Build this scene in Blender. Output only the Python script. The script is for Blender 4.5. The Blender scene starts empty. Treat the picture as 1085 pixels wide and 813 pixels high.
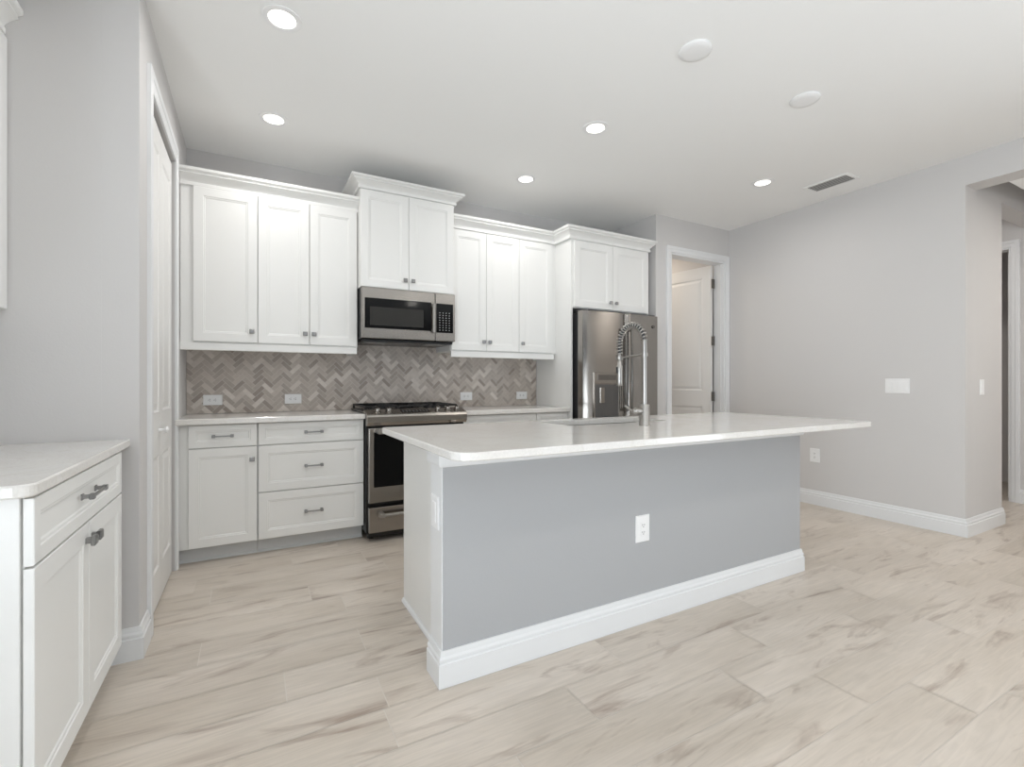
import bpy, bmesh, math, random
from mathutils import Vector, Matrix
random.seed(7)
S = bpy.context.scene
COL = S.collection

# ------------------------------------------------------------------ camera, light, exposure
cam = bpy.data.objects.new('camera', bpy.data.cameras.new('camera'))
COL.objects.link(cam); S.camera = cam
cam.data.sensor_width = 36.0
cam.data.lens = 504.0 / 1085.0 * 36.0
cam.data.shift_y = -1.3 / 1085.0
cam.data.clip_start = 0.05
cam.location = (0, 0, 1.13)
cam.rotation_euler = (math.pi / 2, 0, -math.radians(28.7))

w = bpy.data.worlds.new('world'); S.world = w; w.use_nodes = True
bg = w.node_tree.nodes['Background']
bg.inputs[0].default_value = (0.80, 0.90, 1.0, 1); bg.inputs[1].default_value = 0.1

def area(name, loc, rot, sx, sy, power, color=(1, 1, 1), shape='RECTANGLE'):
    l = bpy.data.lights.new(name, 'AREA'); l.shape = shape; l.size = sx; l.size_y = sy
    l.energy = power; l.color = color
    o = bpy.data.objects.new(name, l); o.location = loc; o.rotation_euler = rot
    COL.objects.link(o); return o
DAY = (0.85, 0.93, 1.0)
# daylight in the sliding doors of the rear wall (faces +y) and in the side windows of the left wall (faces +x)
area('rear_daylight', (1.6, -5.56, 1.25), (math.radians(90), 0, 0), 4.4, 2.3, 1, DAY)
area('left_daylight', (-1.16, -1.15, 1.35), (math.radians(90), 0, math.radians(-90)), 3.2, 2.0, 1, DAY)
area('right_daylight', (4.70, -2.0, 1.35), (math.radians(90), 0, math.radians(90)), 2.4, 2.0, 1, DAY)
# added fill panels outside the same openings, tilted up to brighten the ceiling
area('rear_up_fill', (1.6, -6.05, .75), (math.radians(128), 0, 0), 4.4, 1.8, 35, DAY)
area('left_up_fill', (-1.75, -1.15, .85), (math.radians(128), 0, math.radians(-90)), 3.2, 1.6, 172, DAY)
area('right_up_fill', (5.35, -2.0, .85), (math.radians(128), 0, math.radians(90)), 2.4, 1.6, 105, DAY)
for lx, ly in ((.7, .1), (2.9, .1), (.7, -2.4), (2.9, -2.4)):      # added fill lights, out of view behind the camera, for floor and walls
    area('room_fill', (lx, ly, 2.76), (0, 0, 0), .16, .16, 5, (1.0, .95, .88), 'DISK')
area('hall_fill', (5.3, 0.2, 2.55), (0, 0, 0), 0.3, 0.3, 13, (1.0, 0.95, 0.88), 'DISK')  # added fill light out of view, brightens the hall
area('vestibule_fill', (5.6, 2.4, 2.74), (0, 0, 0), 0.2, 0.2, 7, (1.0, 0.95, 0.9), 'DISK')  # added fill to lift the wall and casing at the hall's far end
area('laundry_fill', (4.0, 4.45, 2.76), (0, 0, 0), 0.25, 0.25, 7, (1.0, 0.88, 0.74), 'DISK')  # added unseen fill that brightens the open laundry door
DOWN_W = 3.7
DOWN_C = (1.0, 0.98, 0.955)

S.view_settings.view_transform = 'Standard'
S.view_settings.look = 'None'
S.view_settings.gamma = 1.0
S.view_settings.use_curve_mapping = False
S.view_settings.exposure = 0.09
S.cycles.max_bounces = 10
S.cycles.diffuse_bounces = 6
S.cycles.sample_clamp_indirect = 6.0

# ------------------------------------------------------------------ materials
def lin(r, g, b):
    f = lambda c: (c / 255 / 12.92) if c / 255 <= .04045 else ((c / 255 + .055) / 1.055) ** 2.4
    return (f(r), f(g), f(b), 1)

def mat(name, rgb, rough=.5, metal=0.0, bump=0.0, bscale=60, coat=0.0, var=0.0, vscale=3.0, spec=None):
    m = bpy.data.materials.new(name); m.use_nodes = True
    nt = m.node_tree; b = nt.nodes['Principled BSDF']
    c = lin(*rgb)
    b.inputs['Base Color'].default_value = c
    b.inputs['Roughness'].default_value = rough
    b.inputs['Metallic'].default_value = metal
    b.inputs['Coat Weight'].default_value = coat
    if spec is not None: b.inputs['Specular IOR Level'].default_value = spec
    geo = nt.nodes.new('ShaderNodeNewGeometry')
    if bump or var:
        n = nt.nodes.new('ShaderNodeTexNoise'); n.inputs['Scale'].default_value = bscale if bump else vscale
        n.inputs['Detail'].default_value = 3
        nt.links.new(geo.outputs['Position'], n.inputs['Vector'])
    if bump:
        bp = nt.nodes.new('ShaderNodeBump'); bp.inputs['Strength'].default_value = bump; bp.inputs['Distance'].default_value = .002
        nt.links.new(n.outputs['Fac'], bp.inputs['Height']); nt.links.new(bp.outputs['Normal'], b.inputs['Normal'])
    if var:
        n2 = nt.nodes.new('ShaderNodeTexNoise'); n2.inputs['Scale'].default_value = vscale; n2.inputs['Detail'].default_value = 4
        nt.links.new(geo.outputs['Position'], n2.inputs['Vector'])
        mx = nt.nodes.new('ShaderNodeMix'); mx.data_type = 'RGBA'
        mx.inputs['A'].default_value = tuple(x * (1 - var) for x in c[:3]) + (1,)
        mx.inputs['B'].default_value = tuple(min(1, x * (1 + var)) for x in c[:3]) + (1,)
        nt.links.new(n2.outputs['Fac'], mx.inputs['Factor']); nt.links.new(mx.outputs['Result'], b.inputs['Base Color'])
    return m

M_WALL = mat('grey_wall_paint', (210, 208, 207), .85, bump=.15, bscale=140)
M_ISLE = mat('island_shaded_wall_paint', (174, 175, 177), .8, bump=.15, bscale=140)  # wall grey made darker: the island front's weaker light is put into the colour
M_CEIL = mat('ceiling_paint', (244, 244, 243), .9, bump=.12, bscale=160)
M_TRIM = mat('white_trim_paint', (230, 231, 232), .38, var=.01)
M_CAB = mat('white_cabinet_lacquer', (234, 234, 232), .33, var=.01)
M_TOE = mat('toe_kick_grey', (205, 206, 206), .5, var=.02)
M_DOORP = mat('door_paint', (236, 235, 233), .4, var=.01)
M_NICKEL = mat('satin_nickel', (150, 150, 150), .32, 1.0, var=.05, vscale=40)
M_CHROME = mat('brushed_faucet_steel', (168, 165, 161), .3, 1.0, var=.04, vscale=60)
M_BLACK = mat('black_enamel', (14, 14, 15), .25, var=.1, vscale=20)
M_IRON = mat('cast_iron', (24, 23, 23), .55, bump=.2, bscale=200)
M_GLASS = mat('black_oven_glass', (6, 6, 7), .08, var=.1, vscale=8, spec=.2)
M_SCREEN = mat('grey_mesh_window', (50, 49, 47), .3, var=.06, vscale=200, spec=.2)
M_DARK = mat('dark_grey_plastic', (60, 60, 62), .4, var=.05, vscale=30)
M_MIDGREY = mat('grey_plastic', (120, 119, 118), .35, .6, var=.05, vscale=30)
M_PLATE = mat('white_plastic', (240, 240, 240), .35, var=.01)
M_SLOT = mat('socket_slot_dark', (70, 70, 70), .5, var=.1, vscale=60)
M_KEY = mat('keypad_print', (205, 205, 205), .5, var=.05, vscale=60)
M_VENTD = mat('vent_shadow_metal', (84, 83, 82), .6, var=.05, vscale=30)
M_VENTS = mat('vent_slat_metal', (176, 175, 173), .45, var=.03, vscale=30)
M_RECESS = mat('dispenser_recess_grey', (96, 95, 94), .3, .5, var=.06, vscale=20)
M_HINGE = mat('hinge_nickel', (120, 116, 110), .4, .9, var=.06, vscale=60)
M_GROUT = mat('floor_grout', (214, 207, 198), .8, var=.03)
M_TGROUT = mat('backsplash_grout', (204, 197, 190), .8, var=.04, vscale=20)

def steel(name, rgb, rough=.26, axis='x', wob=.0):
    m = bpy.data.materials.new(name); m.use_nodes = True
    nt = m.node_tree; b = nt.nodes['Principled BSDF']
    b.inputs['Metallic'].default_value = 1.0; b.inputs['Base Color'].default_value = lin(*rgb)
    geo = nt.nodes.new('ShaderNodeNewGeometry'); mp = nt.nodes.new('ShaderNodeMapping')
    mp.inputs['Scale'].default_value = (2, 400, 400) if axis == 'x' else (400, 400, 2)
    n = nt.nodes.new('ShaderNodeTexNoise'); n.inputs['Scale'].default_value = 1.0; n.inputs['Detail'].default_value = 2
    nt.links.new(geo.outputs['Position'], mp.inputs['Vector']); nt.links.new(mp.outputs['Vector'], n.inputs['Vector'])
    r = nt.nodes.new('ShaderNodeMapRange'); r.inputs['To Min'].default_value = rough * .8; r.inputs['To Max'].default_value = rough * 1.2
    nt.links.new(n.outputs['Fac'], r.inputs['Value']); nt.links.new(r.outputs['Result'], b.inputs['Roughness'])
    if wob:
        w2 = nt.nodes.new('ShaderNodeTexNoise'); w2.inputs['Scale'].default_value = 2.2; w2.inputs['Detail'].default_value = 1
        nt.links.new(geo.outputs['Position'], w2.inputs['Vector'])
        bp = nt.nodes.new('ShaderNodeBump'); bp.inputs['Strength'].default_value = wob; bp.inputs['Distance'].default_value = .05
        nt.links.new(w2.outputs['Fac'], bp.inputs['Height']); nt.links.new(bp.outputs['Normal'], b.inputs['Normal'])
    return m
M_STEEL = steel('brushed_stainless', (158, 153, 147), .22)
M_HANDLE = steel('dark_handle_stainless', (120, 117, 113), .25)
M_FRIDGE = steel('fridge_stainless', (160, 156, 151), .16, wob=.12)
M_SINK = steel('sink_stainless', (150, 148, 145), .3)

def quartz():
    m = bpy.data.materials.new('pale_quartz'); m.use_nodes = True
    nt = m.node_tree; b = nt.nodes['Principled BSDF']; b.inputs['Roughness'].default_value = .1
    geo = nt.nodes.new('ShaderNodeNewGeometry')
    n1 = nt.nodes.new('ShaderNodeTexNoise'); n1.inputs['Scale'].default_value = 3.5; n1.inputs['Detail'].default_value = 8; n1.inputs['Distortion'].default_value = 1.6
    n2 = nt.nodes.new('ShaderNodeTexNoise'); n2.inputs['Scale'].default_value = 140; n2.inputs['Detail'].default_value = 2
    for n in (n1, n2): nt.links.new(geo.outputs['Position'], n.inputs['Vector'])
    rp = nt.nodes.new('ShaderNodeValToRGB'); e = rp.color_ramp.elements
    e[0].position = .30; e[0].color = lin(224, 221, 217); e[1].position = .62; e[1].color = lin(229, 227, 224)
    mid = e.new(.49); mid.color = lin(229, 227, 223); v = e.new(.505); v.color = lin(224, 221, 216); v2 = e.new(.53); v2.color = lin(230, 228, 225)
    nt.links.new(n1.outputs['Fac'], rp.inputs['Fac'])
    r2 = nt.nodes.new('ShaderNodeMapRange'); r2.inputs['From Min'].default_value = .3; r2.inputs['From Max'].default_value = .7; r2.inputs['To Min'].default_value = .94; r2.inputs['To Max'].default_value = 1.02
    nt.links.new(n2.outputs['Fac'], r2.inputs['Value'])
    mx = nt.nodes.new('ShaderNodeMix'); mx.data_type = 'RGBA'; mx.blend_type = 'MULTIPLY'; mx.inputs['Factor'].default_value = 1
    nt.links.new(rp.outputs['Color'], mx.inputs['A']); nt.links.new(r2.outputs['Result'], mx.inputs['B'])
    nt.links.new(mx.outputs['Result'], b.inputs['Base Color'])
    return m
M_QUARTZ = quartz()

def plank_mat():
    m = bpy.data.materials.new('bleached_wood_plank_tile'); m.use_nodes = True
    nt = m.node_tree; N = nt.nodes.new; L = nt.links.new
    b = nt.nodes['Principled BSDF']; b.inputs['Roughness'].default_value = .34
    geo = N('ShaderNodeNewGeometry')
    # each plank samples its own patch of wood
    off = N('ShaderNodeVectorMath'); off.operation = 'SCALE'; off.inputs[0].default_value = (37.0, 91.0, 53.0)
    L(geo.outputs['Random Per Island'], off.inputs['Scale'])
    add = N('ShaderNodeVectorMath'); add.operation = 'ADD'
    L(geo.outputs['Position'], add.inputs[0]); L(off.outputs['Vector'], add.inputs[1])
    def noise(sc, scale, det, dist, rough=.55):
        mp = N('ShaderNodeMapping'); mp.inputs['Scale'].default_value = sc
        L(add.outputs['Vector'], mp.inputs['Vector'])
        n = N('ShaderNodeTexNoise'); n.inputs['Scale'].default_value = scale; n.inputs['Detail'].default_value = det
        n.inputs['Distortion'].default_value = dist; n.inputs['Roughness'].default_value = rough
        L(mp.outputs['Vector'], n.inputs['Vector']); return n
    tone = noise((.8, 2.4, 1), 1.3, 3, .6)
    streak = noise((1.35, 6.2, 1), 1.25, 5, 1.7)
    grain = noise((2.5, 34, 1), 2.2, 6, .5)
    fine = noise((1.2, 16, 1), 2.4, 5, 2.2)
    r1 = N('ShaderNodeValToRGB'); e = r1.color_ramp.elements
    e[0].position = .3; e[0].color = lin(200, 189, 176); e[1].position = .7; e[1].color = lin(217, 207, 196)
    L(tone.outputs['Fac'], r1.inputs['Fac'])
    r2 = N('ShaderNodeValToRGB'); e = r2.color_ramp.elements
    e[0].position = .55; e[0].color = (0, 0, 0, 1); e[1].position = .70; e[1].color = (1, 1, 1, 1)
    L(streak.outputs['Fac'], r2.inputs['Fac'])
    r3 = N('ShaderNodeMapRange'); r3.inputs['From Min'].default_value = .35; r3.inputs['From Max'].default_value = .65; r3.inputs['To Min'].default_value = .55; r3.inputs['To Max'].default_value = 1
    L(grain.outputs['Fac'], r3.inputs['Value'])
    ml = N('ShaderNodeMath'); ml.operation = 'MULTIPLY'; L(r2.outputs['Color'], ml.inputs[0]); L(r3.outputs['Result'], ml.inputs[1])
    ml2 = N('ShaderNodeMath'); ml2.operation = 'MULTIPLY'; ml2.inputs[1].default_value = .76; L(ml.outputs[0], ml2.inputs[0])
    mx = N('ShaderNodeMix'); mx.data_type = 'RGBA'; mx.inputs['B'].default_value = lin(148, 130, 117)
    L(ml2.outputs[0], mx.inputs['Factor']); L(r1.outputs['Color'], mx.inputs['A'])
    r4 = N('ShaderNodeMapRange'); r4.inputs['From Min'].default_value = .3; r4.inputs['From Max'].default_value = .7; r4.inputs['To Min'].default_value = .90; r4.inputs['To Max'].default_value = 1.05
    L(fine.outputs['Fac'], r4.inputs['Value'])
    m2 = N('ShaderNodeMix'); m2.data_type = 'RGBA'; m2.blend_type = 'MULTIPLY'; m2.inputs['Factor'].default_value = 1
    L(mx.outputs['Result'], m2.inputs['A']); L(r4.outputs['Result'], m2.inputs['B'])
    # plank to plank tint
    r5 = N('ShaderNodeMapRange'); r5.inputs['To Min'].default_value = .965; r5.inputs['To Max'].default_value = 1.02
    L(geo.outputs['Random Per Island'], r5.inputs['Value'])
    m3 = N('ShaderNodeMix'); m3.data_type = 'RGBA'; m3.blend_type = 'MULTIPLY'; m3.inputs['Factor'].default_value = 1
    L(m2.outputs['Result'], m3.inputs['A']); L(r5.outputs['Result'], m3.inputs['B'])
    L(m3.outputs['Result'], b.inputs['Base Color'])
    return m
M_PLANK = plank_mat()

def tile_mat():
    m = bpy.data.materials.new('greige_marble_tile'); m.use_nodes = True
    nt = m.node_tree; N = nt.nodes.new; L = nt.links.new
    b = nt.nodes['Principled BSDF']; b.inputs['Roughness'].default_value = .3
    geo = N('ShaderNodeNewGeometry')
    rp = N('ShaderNodeValToRGB'); e = rp.color_ramp.elements
    e[0].position = 0; e[0].color = lin(156, 145, 136); e[1].position = 1; e[1].color = lin(218, 210, 202)
    a = e.new(.3); a.color = lin(177, 167, 158); c = e.new(.75); c.color = lin(193, 183, 174)
    L(geo.outputs['Random Per Island'], rp.inputs['Fac'])
    n = N('ShaderNodeTexNoise'); n.inputs['Scale'].default_value = 45; n.inputs['Detail'].default_value = 4
    L(geo.outputs['Position'], n.inputs['Vector'])
    r = N('ShaderNodeMapRange'); r.inputs['To Min'].default_value = .86; r.inputs['To Max'].default_value = 1.12
    L(n.outputs['Fac'], r.inputs['Value'])
    mx = N('ShaderNodeMix'); mx.data_type = 'RGBA'; mx.blend_type = 'MULTIPLY'; mx.inputs['Factor'].default_value = 1
    L(rp.outputs['Color'], mx.inputs['A']); L(r.outputs['Result'], mx.inputs['B']); L(mx.outputs['Result'], b.inputs['Base Color'])
    return m
M_TILE = tile_mat()

def emis(name, rgb, st):
    m = bpy.data.materials.new(name); m.use_nodes = True
    b = m.node_tree.nodes['Principled BSDF']
    b.inputs['Base Color'].default_value = lin(*rgb); b.inputs['Emission Color'].default_value = lin(*rgb); b.inputs['Emission Strength'].default_value = st
    return m
M_LENS = emis('lit_lamp_lens', (255, 250, 242), 3.0)
M_LED = emis('lit_blue_display', (150, 190, 210), .6)

# ------------------------------------------------------------------ mesh helpers (world coordinates)
OFF = {}
def NB(): return bmesh.new()

def obj(name, bm, m, parent=None, smooth=None):
    me = bpy.data.meshes.new(name)
    off = OFF.get(parent.name, Vector((0, 0, 0))) if parent else Vector((0, 0, 0))
    bmesh.ops.recalc_face_normals(bm, faces=bm.faces)
    if off.length: bmesh.ops.translate(bm, verts=bm.verts, vec=-off)
    bm.to_mesh(me); bm.free()
    for x in (m if isinstance(m, (list, tuple)) else [m]): me.materials.append(x)
    if smooth:
        for p in me.polygons: p.use_smooth = True
        me.set_sharp_from_angle(angle=math.radians(smooth))
    o = bpy.data.objects.new(name, me); COL.objects.link(o)
    if parent: o.parent = parent
    OFF[o.name] = off
    return o

def thing(name, label, cat, loc, group=None):
    o = bpy.data.objects.new(name, None); o.empty_display_size = .1
    COL.objects.link(o); o.location = loc; o['label'] = label; o['category'] = cat
    if group: o['group'] = group
    OFF[o.name] = Vector(loc); return o

def tag(o, label, cat, group=None):
    o['label'] = label; o['category'] = cat
    if group: o['group'] = group
    return o

def struct(name, bm, m, parent=None, smooth=None):
    o = obj(name, bm, m, parent, smooth)
    if not parent: o['kind'] = 'structure'
    return o

def box(bm, x0, x1, y0, y1, z0, z1, bev=0.0, seg=1, mi=0):
    vs = [bm.verts.new((x, y, z)) for x in (x0, x1) for y in (y0, y1) for z in (z0, z1)]
    F = [(0, 1, 3, 2), (4, 6, 7, 5), (0, 4, 5, 1), (2, 3, 7, 6), (0, 2, 6, 4), (1, 5, 7, 3)]
    fs = [bm.faces.new([vs[i] for i in f]) for f in F]
    for f in fs: f.material_index = mi
    if bev:
        es = list({e for f in fs for e in f.edges})
        r = bmesh.ops.bevel(bm, geom=es, offset=bev, segments=seg, profile=.5, affect='EDGES')
        for f in r['faces']: f.material_index = mi
    return bm

def B(*a, **k): return box(NB(), *a, **k)

def prism(bm, pts, axis, a0, a1, mi=0):
    """extrude a 2-D polygon along an axis: x -> pts are (y,z); y -> (x,z); z -> (x,y)"""
    def P(p, a):
        return {'x': (a, p[0], p[1]), 'y': (p[0], a, p[1]), 'z': (p[0], p[1], a)}[axis]
    A = [bm.verts.new(P(p, a0)) for p in pts]; C = [bm.verts.new(P(p, a1)) for p in pts]
    n = len(pts)
    fs = [bm.faces.new(A[::-1]), bm.faces.new(C)] + [bm.faces.new((A[i], A[(i + 1) % n], C[(i + 1) % n], C[i])) for i in range(n)]
    for f in fs: f.material_index = mi
    return bm

def cyl(bm, c0, c1, r0, r1=None, n=20, caps=True):
    r1 = r0 if r1 is None else r1
    c0 = Vector(c0); c1 = Vector(c1); d = (c1 - c0).normalized()
    u = d.orthogonal().normalized(); v = d.cross(u)
    A, C = [], []
    for i in range(n):
        t = 2 * math.pi * i / n; q = u * math.cos(t) + v * math.sin(t)
        A.append(bm.verts.new(c0 + q * r0)); C.append(bm.verts.new(c1 + q * r1))
    for i in range(n): bm.faces.new((A[i], A[(i + 1) % n], C[(i + 1) % n], C[i]))
    if caps: bm.faces.new(A[::-1]); bm.faces.new(C)
    return bm

def lathe(bm, c, prof, axis=(0, 0, 1), n=28):
    """prof: list of (radius, height along the axis)"""
    c = Vector(c); d = Vector(axis).normalized(); u = d.orthogonal().normalized(); v = d.cross(u)
    rings = []
    for r, h in prof:
        if r < 1e-6: rings.append([bm.verts.new(c + d * h)])
        else: rings.append([bm.verts.new(c + d * h + (u * math.cos(2 * math.pi * i / n) + v * math.sin(2 * math.pi * i / n)) * r) for i in range(n)])
    for a, b in zip(rings, rings[1:]):
        for i in range(n):
            j = (i + 1) % n
            if len(a) == 1 and len(b) == 1: continue
            if len(a) == 1: bm.faces.new((a[0], b[i], b[j]))
            elif len(b) == 1: bm.faces.new((a[i], a[j], b[0]))
            else: bm.faces.new((a[i], a[j], b[j], b[i]))
    return bm

def tube(bm, pts, r, n=10):
    pts = [Vector(p) for p in pts]; rings = []; u = None
    for i, p in enumerate(pts):
        d = (pts[min(i + 1, len(pts) - 1)] - pts[max(i - 1, 0)]).normalized()
        if u is None: u = d.orthogonal().normalized()
        u = (u - d * u.dot(d)).normalized(); v = d.cross(u)
        rr = r[i] if isinstance(r, (list, tuple)) else r
        rings.append([bm.verts.new(p + (u * math.cos(2 * math.pi * k / n) + v * math.sin(2 * math.pi * k / n)) * rr) for k in range(n)])
    for a, b in zip(rings, rings[1:]):
        for k in range(n): bm.faces.new((a[k], a[(k + 1) % n], b[(k + 1) % n], b[k]))
    bm.faces.new(rings[0][::-1]); bm.faces.new(rings[-1]); return bm

def sweep(bm, path, prof):
    """mitred moulding: path = list of (x,y), outward is to the right of travel; prof = closed list of (out, z)"""
    P = [Vector(p) for p in path]; n = len(P); rings = []
    for i in range(n):
        ds = []
        if i > 0: ds.append((P[i] - P[i - 1]).normalized())
        if i < n - 1: ds.append((P[i + 1] - P[i]).normalized())
        ns = [Vector((d.y, -d.x)) for d in ds]
        if len(ns) == 1: m = ns[0]
        else: m = (ns[0] + ns[1]) / (1 + ns[0].dot(ns[1]))
        rings.append([bm.verts.new((P[i].x + m.x * o, P[i].y + m.y * o, z)) for o, z in prof])
    k = len(prof)
    for a, b in zip(rings, rings[1:]):
        for j in range(k): bm.faces.new((a[j], a[(j + 1) % k], b[(j + 1) % k], b[j]))
    bm.faces.new(rings[0][::-1]); bm.faces.new(rings[-1]); return bm

# facing maps: (u, v, d) -> world, d grows outwards from the plane
def F_my(y): return lambda u, v, d: (u, y - d, v)          # faces the camera side (-y)
def F_px(x): return lambda u, v, d: (x + d, u, v)          # faces right (+x)
def F_mx(x): return lambda u, v, d: (x - d, u, v)          # faces left (-x)
def F_mz(z): return lambda u, v, d: (u, v, z - d)          # faces down

def rings_face(bm, f, rects, cap=True):
    """rects: list of (u0,u1,v0,v1,d); consecutive rings are bridged, last is capped"""
    R = [[bm.verts.new(f(*p)) for p in ((a, c, d), (b, c, d), (b, e, d), (a, e, d))] for a, b, c, e, d in rects]
    for p, q in zip(R, R[1:]):
        for i in range(4): bm.faces.new((p[i], p[(i + 1) % 4], q[(i + 1) % 4], q[i]))
    if cap: bm.faces.new(R[-1]); bm.faces.new(R[0][::-1])
    return bm

def panel_front(bm, f, u0, u1, v0, v1, t=.019, fr=.055, rec=.007):
    """framed cabinet door or drawer front: eased edge, flat frame, stepped bead, flat recessed panel"""
    e = .002
    R = lambda i, d: (u0 + i, u1 - i, v0 + i, v1 - i, d)
    return rings_face(bm, f, [R(0, 0), R(0, t - e), R(e, t), R(fr, t), R(fr + .003, t - .003), R(fr + .010, t - .0035), R(fr + .014, t - rec), R(fr + .016, t - rec)])

def box_f(bm, f, u0, u1, v0, v1, d0, d1, bev=0.0):
    p = f(u0, v0, d0); q = f(u1, v1, d1)
    return box(bm, min(p[0], q[0]), max(p[0], q[0]), min(p[1], q[1]), max(p[1], q[1]), min(p[2], q[2]), max(p[2], q[2]), bev)

def knob(f, u, v, d, parent):
    bm = NB()
    box_f(bm, f, u - .008, u + .008, v - .008, v + .008, d, d + .014)
    s = .0145
    rings_face(bm, f, [(u - s + .003, u + s - .003, v - s + .003, v + s - .003, d + .013), (u - s, u + s, v - s, v + s, d + .016), (u - s, u + s, v - s, v + s, d + .024), (u - s + .004, u + s - .004, v - s + .004, v + s - .004, d + .027)])
    return obj('knob', bm, M_NICKEL, parent)

def pull(f, u, v, d, parent, L=.118):
    bm = NB(); h = L / 2
    for s in (-1, 1):
        a = u + s * (h - .009)
        box_f(bm, f, a - .009, a + .009, v - .009, v + .009, d, d + .005, .001)
        box_f(bm, f, a - .0055, a + .0055, v - .0055, v + .0055, d + .0045, d + .020)
        box_f(bm, f, a - .0095, a + .0095, v - .0085, v + .0085, d + .019, d + .032, .0015)
    box_f(bm, f, u - h + .012, u + h - .012, v - .0045, v + .0045, d + .023, d + .030, .001)
    return obj('pull_handle', bm, M_NICKEL, parent)

def rrect(x0, x1, y0, y1, r, n=6):
    """rounded rectangle; r = radii of the corners (x0y0, x1y0, x1y1, x0y1)"""
    out = []
    for (cx, cy, sx, sy, a0), rr in zip(((x0, y0, 1, 1, 180), (x1, y0, -1, 1, 270), (x1, y1, -1, -1, 0), (x0, y1, 1, -1, 90)), r):
        if rr < 1e-5: out.append((cx, cy)); continue
        for i in range(n + 1):
            a = math.radians(a0 + 90 * i / n)
            out.append((cx + sx * rr + rr * math.cos(a), cy + sy * rr + rr * math.sin(a)))
    return out

def inset_poly(pts, d):
    n = len(pts); out = []
    for i in range(n):
        a, b, c = Vector(pts[i - 1]), Vector(pts[i]), Vector(pts[(i + 1) % n])
        d1 = (b - a).normalized(); d2 = (c - b).normalized()
        n1 = Vector((-d1.y, d1.x)); n2 = Vector((-d2.y, d2.x)); m = (n1 + n2) / (1 + n1.dot(n2))
        out.append((b.x + m.x * d, b.y + m.y * d))
    return out

def slab(bm, outer, z0, z1, ease=.004, hole=None):
    """stone slab with eased edges and an optional cut-out"""
    def ring(p, z): return [bm.verts.new((x, y, z)) for x, y in p]
    def bridge(a, b):
        for i in range(len(a)): bm.faces.new((a[i], a[(i + 1) % len(a)], b[(i + 1) % len(b)], b[i]))
    ins = inset_poly(outer, ease)
    r = [ring(ins, z0), ring(outer, z0 + ease), ring(outer, z1 - ease), ring(ins, z1)]
    for a, b in zip(r, r[1:]): bridge(a, b)
    if not hole: bm.faces.new(r[0][::-1]); bm.faces.new(r[3]); return bm
    h0 = ring(hole, z0); h1 = ring(hole, z1); bridge(h0, h1)
    for o_, h_ in ((r[0], h0), (r[3], h1)):
        es = []
        for lp in (o_, h_):
            for i in range(len(lp)):
                e = bm.edges.get((lp[i], lp[(i + 1) % len(lp)]))
                es.append(e)
        bmesh.ops.triangle_fill(bm, use_beauty=True, use_dissolve=False, edges=es)
    return bm

# ------------------------------------------------------------------ room dimensions
ZC = 2.785                       # ceiling
XL, YA = -0.404, 2.445            # pantry wall plane, alcove wall plane
YB = 4.05                        # kitchen wall
XR = 4.57                        # right wall
YD, XD = 3.42, 3.484             # wall with the laundry door, its left corner
XA = -1.10                       # alcove side wall
YR = -5.5                        # rear wall
XH = 6.30                        # far wall of the hall
ZH = 2.568                       # header height

# floor: plank tiles laid along x, staggered, on a grout bed
def build_floor():
    bm = NB(); W, L, g = .2, .9144, .0017
    x0, x1, y0, y1 = XA - .02, 7.6, YR - .02, 5.3
    known = {0: .075, 1: .70, 2: .105, 3: .40, 4: .42, 5: .11, 6: .424, 7: .725}
    r0 = math.floor((y0 - .855) / W)
    row = r0
    while .855 + row * W < y1:
        ya = .855 + row * W; yb = ya + W
        off = known.get(row, random.random() * L)
        k = math.floor((x0 - off) / L)
        while off + k * L < x1:
            a = max(x0, off + k * L); b = min(x1, off + (k + 1) * L)
            if b - a > .01:
                vs = [bm.verts.new(p) for p in ((a + g, ya + g, 0), (b - g, ya + g, 0), (b - g, yb - g, 0), (a + g, yb - g, 0))]
                bm.faces.new(vs)
            k += 1
        row += 1
    box(bm, x0, x1, y0, y1, -.06, -.0012, mi=1)
    return struct('floor', bm, [M_PLANK, M_GROUT])
build_floor()

struct('ceiling', B(XA - .12, 7.6, YR - .12, 5.3, ZC, ZC + .12), M_CEIL)
# kitchen wall and pantry wall
struct('wall_back', B(XL - .12, XD, YB, YB + .12, 0, ZC), M_WALL)
bm = NB()                                                     # pantry wall with its door opening (y 2.69..3.46, z < 2.45)
DY0, DY1, DZ = 2.695, 3.465, 2.452
box(bm, XL - .12, XL, YA, DY0, 0, ZC); box(bm, XL - .12, XL, DY0, DY1, DZ, ZC); box(bm, XL - .12, XL, DY1, YB, 0, ZC)
struct('wall_pantry', bm, M_WALL)
struct('wall_pantry_rear', B(XL - .9, XL - .8, YA + .12, YB, 0, ZC), M_WALL)
struct('wall_alcove', B(XA, XL - .1201, YA, YA + .12, 0, ZC), M_WALL)
# left wall with windows behind the camera
bm = NB()
box(bm, XA - .12, XA, .5, YA + .12, 0, ZC); box(bm, XA - .12, XA, YR, -2.8, 0, ZC)
box(bm, XA - .12, XA, -2.8, .5, 2.4, ZC); box(bm, XA - .12, XA, -2.8, .5, 0, .3)
struct('wall_left', bm, M_WALL)
bm = NB()
for y in (-2.8, -1.72, -.64, .44): box(bm, XA - .1, XA - .04, y, y + .06, .3, 2.4)
for z in (.3, 2.34): box(bm, XA - .1, XA - .04, -2.8, .5, z, z + .06)
struct('window_1', bm, M_TRIM)
bm = NB()                                                     # rear wall with sliding doors
box(bm, XA, -.65, YR - .12, YR, 0, ZC); box(bm, 3.85, XR, YR - .12, YR, 0, ZC); box(bm, -.65, 3.85, YR - .12, YR, 2.42, ZC)
struct('wall_rear', bm, M_WALL)
bm = NB()
for x in (-.65, .47, 1.57, 2.67, 3.79): box(bm, x, x + .06, YR - .05, YR, 0, 2.42)
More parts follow.
